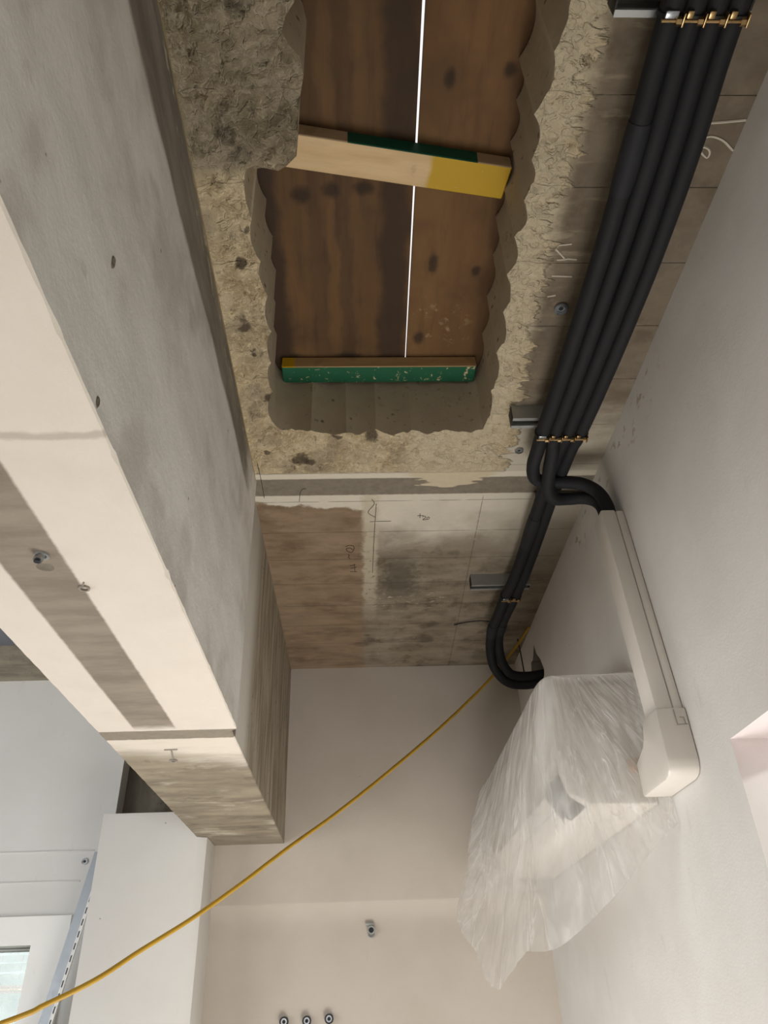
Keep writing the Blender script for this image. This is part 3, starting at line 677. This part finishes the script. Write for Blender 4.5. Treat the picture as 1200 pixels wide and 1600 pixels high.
def bag():
    cols = [((.809, 2.075, 2.318), (.806, 2.00, 1.88)), ((.72, 2.078, 2.315), (.738, 2.02, 1.825)), ((.62, 2.08, 2.308), (.62, 2.06, 1.72)), ((.538, 2.085, 2.302), (.48, 2.10, 1.622)),
            ((.535, 2.40, 2.304), (.455, 2.45, 1.628)), ((.534, 2.80, 2.302), (.437, 2.85, 1.552)), ((.533, 3.15, 2.30), (.412, 3.18, 1.68)), ((.533, 3.44, 2.297), (.40, 3.45, 1.865)), ((.66, 3.465, 2.30), (.58, 3.50, 1.90)), ((.809, 3.465, 2.30), (.80, 3.50, 1.92))]
    A = spline([c[0] for c in cols], 14); B = spline([c[1] for c in cols], 14); nu, nv = len(A), 60
    def kcorner(u): return math.exp(-((u / 14 - 3) / .22) ** 2)
    V, Fc, fan = [], [], []
    # cover over the top of the unit
    for i, p in enumerate(A):
        V.append((XR - .003, p.y, p.z + .006)); fan.append((0, 0, 0))
    for j in range(nv):
        t = j / (nv - 1)
        for i in range(nu):
            a, b = A[i], B[i]; p = a.lerp(b, t)
            u = i / 14
            bel = math.sin(math.pi * min(1, t * 1.1)) * .018
            nrm = Vector((0, -1, 0)) if u < 2.6 else (Vector((-1, 0, 0)) if u < 7.2 else Vector((0, 1, 0)))
            if 2.6 <= u < 3.4: nrm = Vector((0, -1, 0)).lerp(Vector((-1, 0, 0)), (u - 2.6) / .8).normalized()
            ang = (u - 3) / (.75 + t * 1.5)                       # folds fan out from the near top corner
            fold = math.sin(ang * 9 + 2 * mn.noise(Vector((u, t * 2, 0)))) * .010 * min(1, t * 3) * math.exp(-abs(u - 3.4) * .55)
            nz = mn.fractal(Vector((u * 2.1, t * 2.5, 3)), .8, 2, 3) * .013 * min(1, t * 4) + mn.noise(Vector((u * 5, t * 4, 7))) * .005 * min(1, t * 5)
            fan.append((ang * 1.5 + u * .35, t * 2.2, max(0, min(1, 1.6 - abs(u - 3.55) * 1.3)) * max(0, 1 - t * 1.25)))
            keep = 1 if t > .55 else .75
            V.append(p + nrm * (bel * .4 + (fold + nz) * keep + .004))
    for j in range(nv):
        for i in range(nu - 1):
            Fc.append((j * nu + i, j * nu + i + 1, (j + 1) * nu + i + 1, (j + 1) * nu + i))
    V = [Vector((min(v[0], XR - .002), v[1], v[2])) for v in V]
    o = mesh_obj('plastic_bag', V, Fc, 'bag', None, 180)
    at = o.data.attributes.new('fan', 'FLOAT_VECTOR', 'POINT'); at.data.foreach_set('vector', [c for f in fan for c in f])
    return o
tag(bag(), 'crumpled clear plastic bag hanging over the air conditioner', 'plastic bag')

# ------------------------------------------------------------------ cables
cab = [(.806, 3.20, 2.995), (.743, 3.235, 2.919), (.598, 3.25, 2.760), (.341, 3.08, 2.493), (.0865, 2.87, 2.244), (-.099, 2.70, 2.070), (-.236, 2.56, 1.948), (-.361, 2.43, 1.829), (-.469, 2.32, 1.734), (-.571, 2.22, 1.656), (-.643, 2.117, 1.592), (-.73, 2.052, 1.543), (-.801, 1.999, 1.51), (-1.2, 1.71, 1.36), (-2.2, 1.0, 1.15), (-3.495, .1, 1.1)]
cab = [Vector(c) + Vector((0, 0, .0015 * mn.noise(Vector(c) * 6))) for c in cab]
tag(tube('power_cable', spline(cab, 8), .0062, 'cable', None, 8, .06), 'yellow cable strung slantwise across the room in front of the rear wall', 'cable')
w = tag(tube('thin_wire', spline([(.445, 3.155, 2.993), (.50, 3.12, 2.990), (.56, 3.10, 2.985), (.604, 3.089, 2.975)], 6), .0028, 'wire', None, 6), 'thin black wire on the ceiling left of the looping pipes', 'wire')
w = tag(tube('thin_wire', spline([(.775, 3.34, 2.998), (.768, 3.29, 2.90), (.757, 3.225, 2.758)], 6), .003, 'wire', None, 6), 'thin black tie wire hanging from the ceiling corner to the looped pipes', 'wire')

# ------------------------------------------------------------------ small fixings
def ring_obj(name, c, axis, r0, r1, h, mat, parent=None, n=18):
    ax = Vector(axis).normalized(); u = ax.orthogonal().normalized(); v = ax.cross(u); bm = bmesh.new(); R_ = []
    for d in (0, h):
        for r_ in (r0, r1): R_.append([bm.verts.new(Vector(c) + ax * d + (u * math.cos(2 * math.pi * k / n) + v * math.sin(2 * math.pi * k / n)) * r_) for k in range(n)])
    for a, b in ((0, 1), (1, 3), (3, 2), (2, 0)):
        for k in range(n): bm.faces.new((R_[a][k], R_[a][(k + 1) % n], R_[b][(k + 1) % n], R_[b][k]))
    return bm_obj(name, bm, mat, parent, 35)
def disc(name, c, axis, r, h, mat, parent, n=16):
    return tube(name, [c, Vector(c) + Vector(axis) * h], r, mat, parent, n)
def anchor(c, axis, r, label, group=None):
    t = thing('drop_in_anchor', c, label, 'anchor', group)
    ring_obj('sleeve', c, axis, r * .55, r, .006, 'steel', t); disc('bore', c, axis, r * .56, .0015, 'black', t); ring_obj('thread', c, axis, r * .36, r * .54, .003, 'zinc', t); return t
anchor((.527, 1.869, ZC), (0, 0, -1), .014, 'drop-in anchor in the ceiling beside the bend of the black pipes')
anchor((.535, 1.285, ZC - .001), (0, 0, -1), .018, 'drop-in anchor half hidden by the black pipes beside the opening')
anchor((-1.255, 3.70, 2.117), (0, -1, 0), .014, 'anchor socket in the white wall above the steel stud')
t = thing('threaded_anchor', (-.531, 1.087, ZS), 'shiny anchor bolt in the bare band under the beam', 'anchor')
tube('bolt_shank', [(-.531, 1.087, ZS + .004), (-.533, 1.08, ZS - .016)], .008, 'steel', t, 12); ring_obj('collar', (-.531, 1.087, ZS - .0005), (0, 0, -1), .008, .0125, .004, 'zinc', t); disc('bolt_tip', (-.533, 1.08, ZS - .016), (0, 0, -1), .0055, .003, 'black', t)
t = thing('wire_eye', (-.497, 1.205, ZS), 'small wire eye at the edge of the bare band under the beam', 'hook')
ring_obj('loop', (-.497, 1.205, ZS), (0, 0, -1), .007, .010, .004, 'pvcdark', t); tube('stem', [(-.497, 1.196, ZS - .002), (-.492, 1.185, ZS - .001)], .0016, 'pvcdark', t, 6)
def pit(name, c, rx, ry, label, nrm=2, sgn=-1):
    V, Fc = [], [0]; Fc = []; n = 14
    for q, dz in ((1.0, .0003), (.75, .0014), (.45, .0006)):
        for k in range(n):
            a = 2 * math.pi * k / n; w_ = 1 + .3 * mn.noise(Vector((math.cos(a) * 2, math.sin(a) * 2, c[1] * 9)))
            du, dv = rx * q * w_ * math.cos(a), ry * q * w_ * math.sin(a)
            V.append((c[0] + du, c[1] + dv, c[2] + sgn * dz) if nrm == 2 else (c[0] + sgn * dz, c[1] + du, c[2] + dv))
    for j in range(2):
        for k in range(n): Fc.append((j * n + k, j * n + (k + 1) % n, (j + 1) * n + (k + 1) % n, (j + 1) * n + k))
    Fc.append(tuple(2 * n + k for k in range(n)))
    o = mesh_obj(name, V, Fc, 'raw', beam, 60); o['label'] = label
pit('chipped_pit', (-.541, 1.130, ZS), .016, .014, 'chipped plug hole')
pit('chipped_pit', (-.338, .676, 2.389), .007, .012, 'chipped tie hole in the paint', 0, 1)
pit('chipped_pit', (-.338, .733, 2.177), .006, .009, 'broken spot at the arris', 0, 1)
t = thing('embedded_nail', (-.556, 2.24, ZS), 'rusty bent nail lying under the beam past the bare stripe', 'nail')
tube('shank', [(-.552, 2.195, ZS - .001), (-.566, 2.285, ZS - .001)], .0026, 'pvcdark', t, 8); tube('crosspiece', [(-.572, 2.193, ZS - .001), (-.534, 2.193, ZS - .001)], .0026, 'pvcdark', t, 8); ring_obj('eye', (-.568, 2.30, ZS), (0, 0, -1), .006, .012, .005, 'pvcdark', t)
t = thing('pipe_bracket', (.034, 3.70, 1.80), 'small grey pipe bracket on the rear wall below the ledge', 'bracket')
box('back_plate', (.010, 3.684, 1.822), (.046, 3.70, 1.834), 'zinc', t, .001); ring_obj('clip_ring', (.034, 3.70, 1.804), (0, -1, 0), .011, .017, .022, 'zinc', t); disc('rubber_insert', (.034, 3.70, 1.804), (0, -1, 0), .0108, .02, 'black', t); ring_obj('lower_loop', (.034, 3.70, 1.790), (0, -1, 0), .012, .016, .010, 'steel', t)
for x, lb in ((-.330, 'leftmost of three capped pipe stubs low on the rear wall'), (-.237, 'middle one of three capped pipe stubs low on the rear wall'), (-.146, 'rightmost of three capped pipe stubs low on the rear wall')):
    z = 1.488 if x < -.2 else 1.492; t = thing('pipe_stub', (x, 3.70, z), lb, 'pipe stub', 'pipe stubs on the rear wall')
    ring_obj('rim', (x, 3.70, z), (0, -1, 0), .0125, .018, .024, 'black', t); ring_obj('socket', (x, 3.70, z), (0, -1, 0), .007, .0124, .018, 'steel', t); disc('bore', (x, 3.70, z), (0, -1, 0), .0071, .012, 'black', t)

# ------------------------------------------------------------------ leaning steel stud, view through the small window
st = thing('steel_stud', (-1.30, 3.5, 0), 'galvanised slotted steel stud leaning between white wall and pillar', 'stud')
def sp(f, u, d):   # f: 0 floor .. 1 top
    return Vector((-1.545, 3.585, 0.0)).lerp(Vector((-1.188, 3.605, 2.14)), f) + Vector((u, .03 * d, 0))
V, Fc = [], []; n = 40
for i in range(n + 1):
    for u, d in ((0, 0), (.040, 0), (.040, .8), (0, .8)): V.append(sp(i / n, u, d))
for i in range(n):
    for k in range(4): Fc.append((i * 4 + k, i * 4 + (k + 1) % 4, i * 4 + 4 + (k + 1) % 4, i * 4 + 4 + k))
Fc += [(0, 1, 2, 3), tuple(n * 4 + k for k in (3, 2, 1, 0))]
mesh_obj('web', V, Fc, 'stud', st)
V, Fc = [], []
for i in range(n + 1):
    for u, d in ((.0402, -.1), (.055, -.1), (.055, .3), (.0402, .3)): V.append(sp(i / n, u, d))
for i in range(n):
    for k in range(4): Fc.append((i * 4 + k, i * 4 + (k + 1) % 4, i * 4 + 4 + (k + 1) % 4, i * 4 + 4 + k))
Fc += [(0, 1, 2, 3), tuple(n * 4 + k for k in (3, 2, 1, 0))]
fl = mesh_obj('flange', V, Fc, 'white', st)
for i in range(16):
    f0 = .64 + i * .0205; V = []
    for f, u in ((f0, .044), (f0, .049), (f0 + .011, .049), (f0 + .011, .044)): V += [sp(f, u, -.14), sp(f, u, .0)]
    mesh_obj('slot', V, [(0, 2, 4, 6), (1, 3, 5, 7), (0, 1, 3, 2), (2, 3, 5, 4), (4, 5, 7, 6), (6, 7, 1, 0)], 'slot', fl)
struct(box('wall_beyond', (-4.2, 5.0, -.05), (-1.0, 5.1, 3.2), 'beyond', None, 0), 'grey-green wall beyond the small window', 'wall')
cp = tag(tube('copper_pipe', [(-2.6, 4.05, 1.665), (-1.35, 4.05, 1.645)], .016, 'copper', None, 14), 'copper pipe seen through the small window', 'pipe')
tray = thing('cable_tray', (-1.8, 4.3, 1.8), 'pale slotted cable tray beyond the small window', 'cable tray')
for k, (z0, z1) in enumerate(((1.90, 1.925), (1.80, 1.815), (1.765, 1.775), (1.72, 1.735))): box('rail', (-2.8, 4.28, z0), (-1.3, 4.31, z1), 'steel', tray, .001)
for k in range(14): box('rung', (-2.7 + k * .09, 4.285, 1.70), (-2.685 + k * .09 + .01 * (k % 3), 4.30, 1.93), 'zinc', tray, .001)
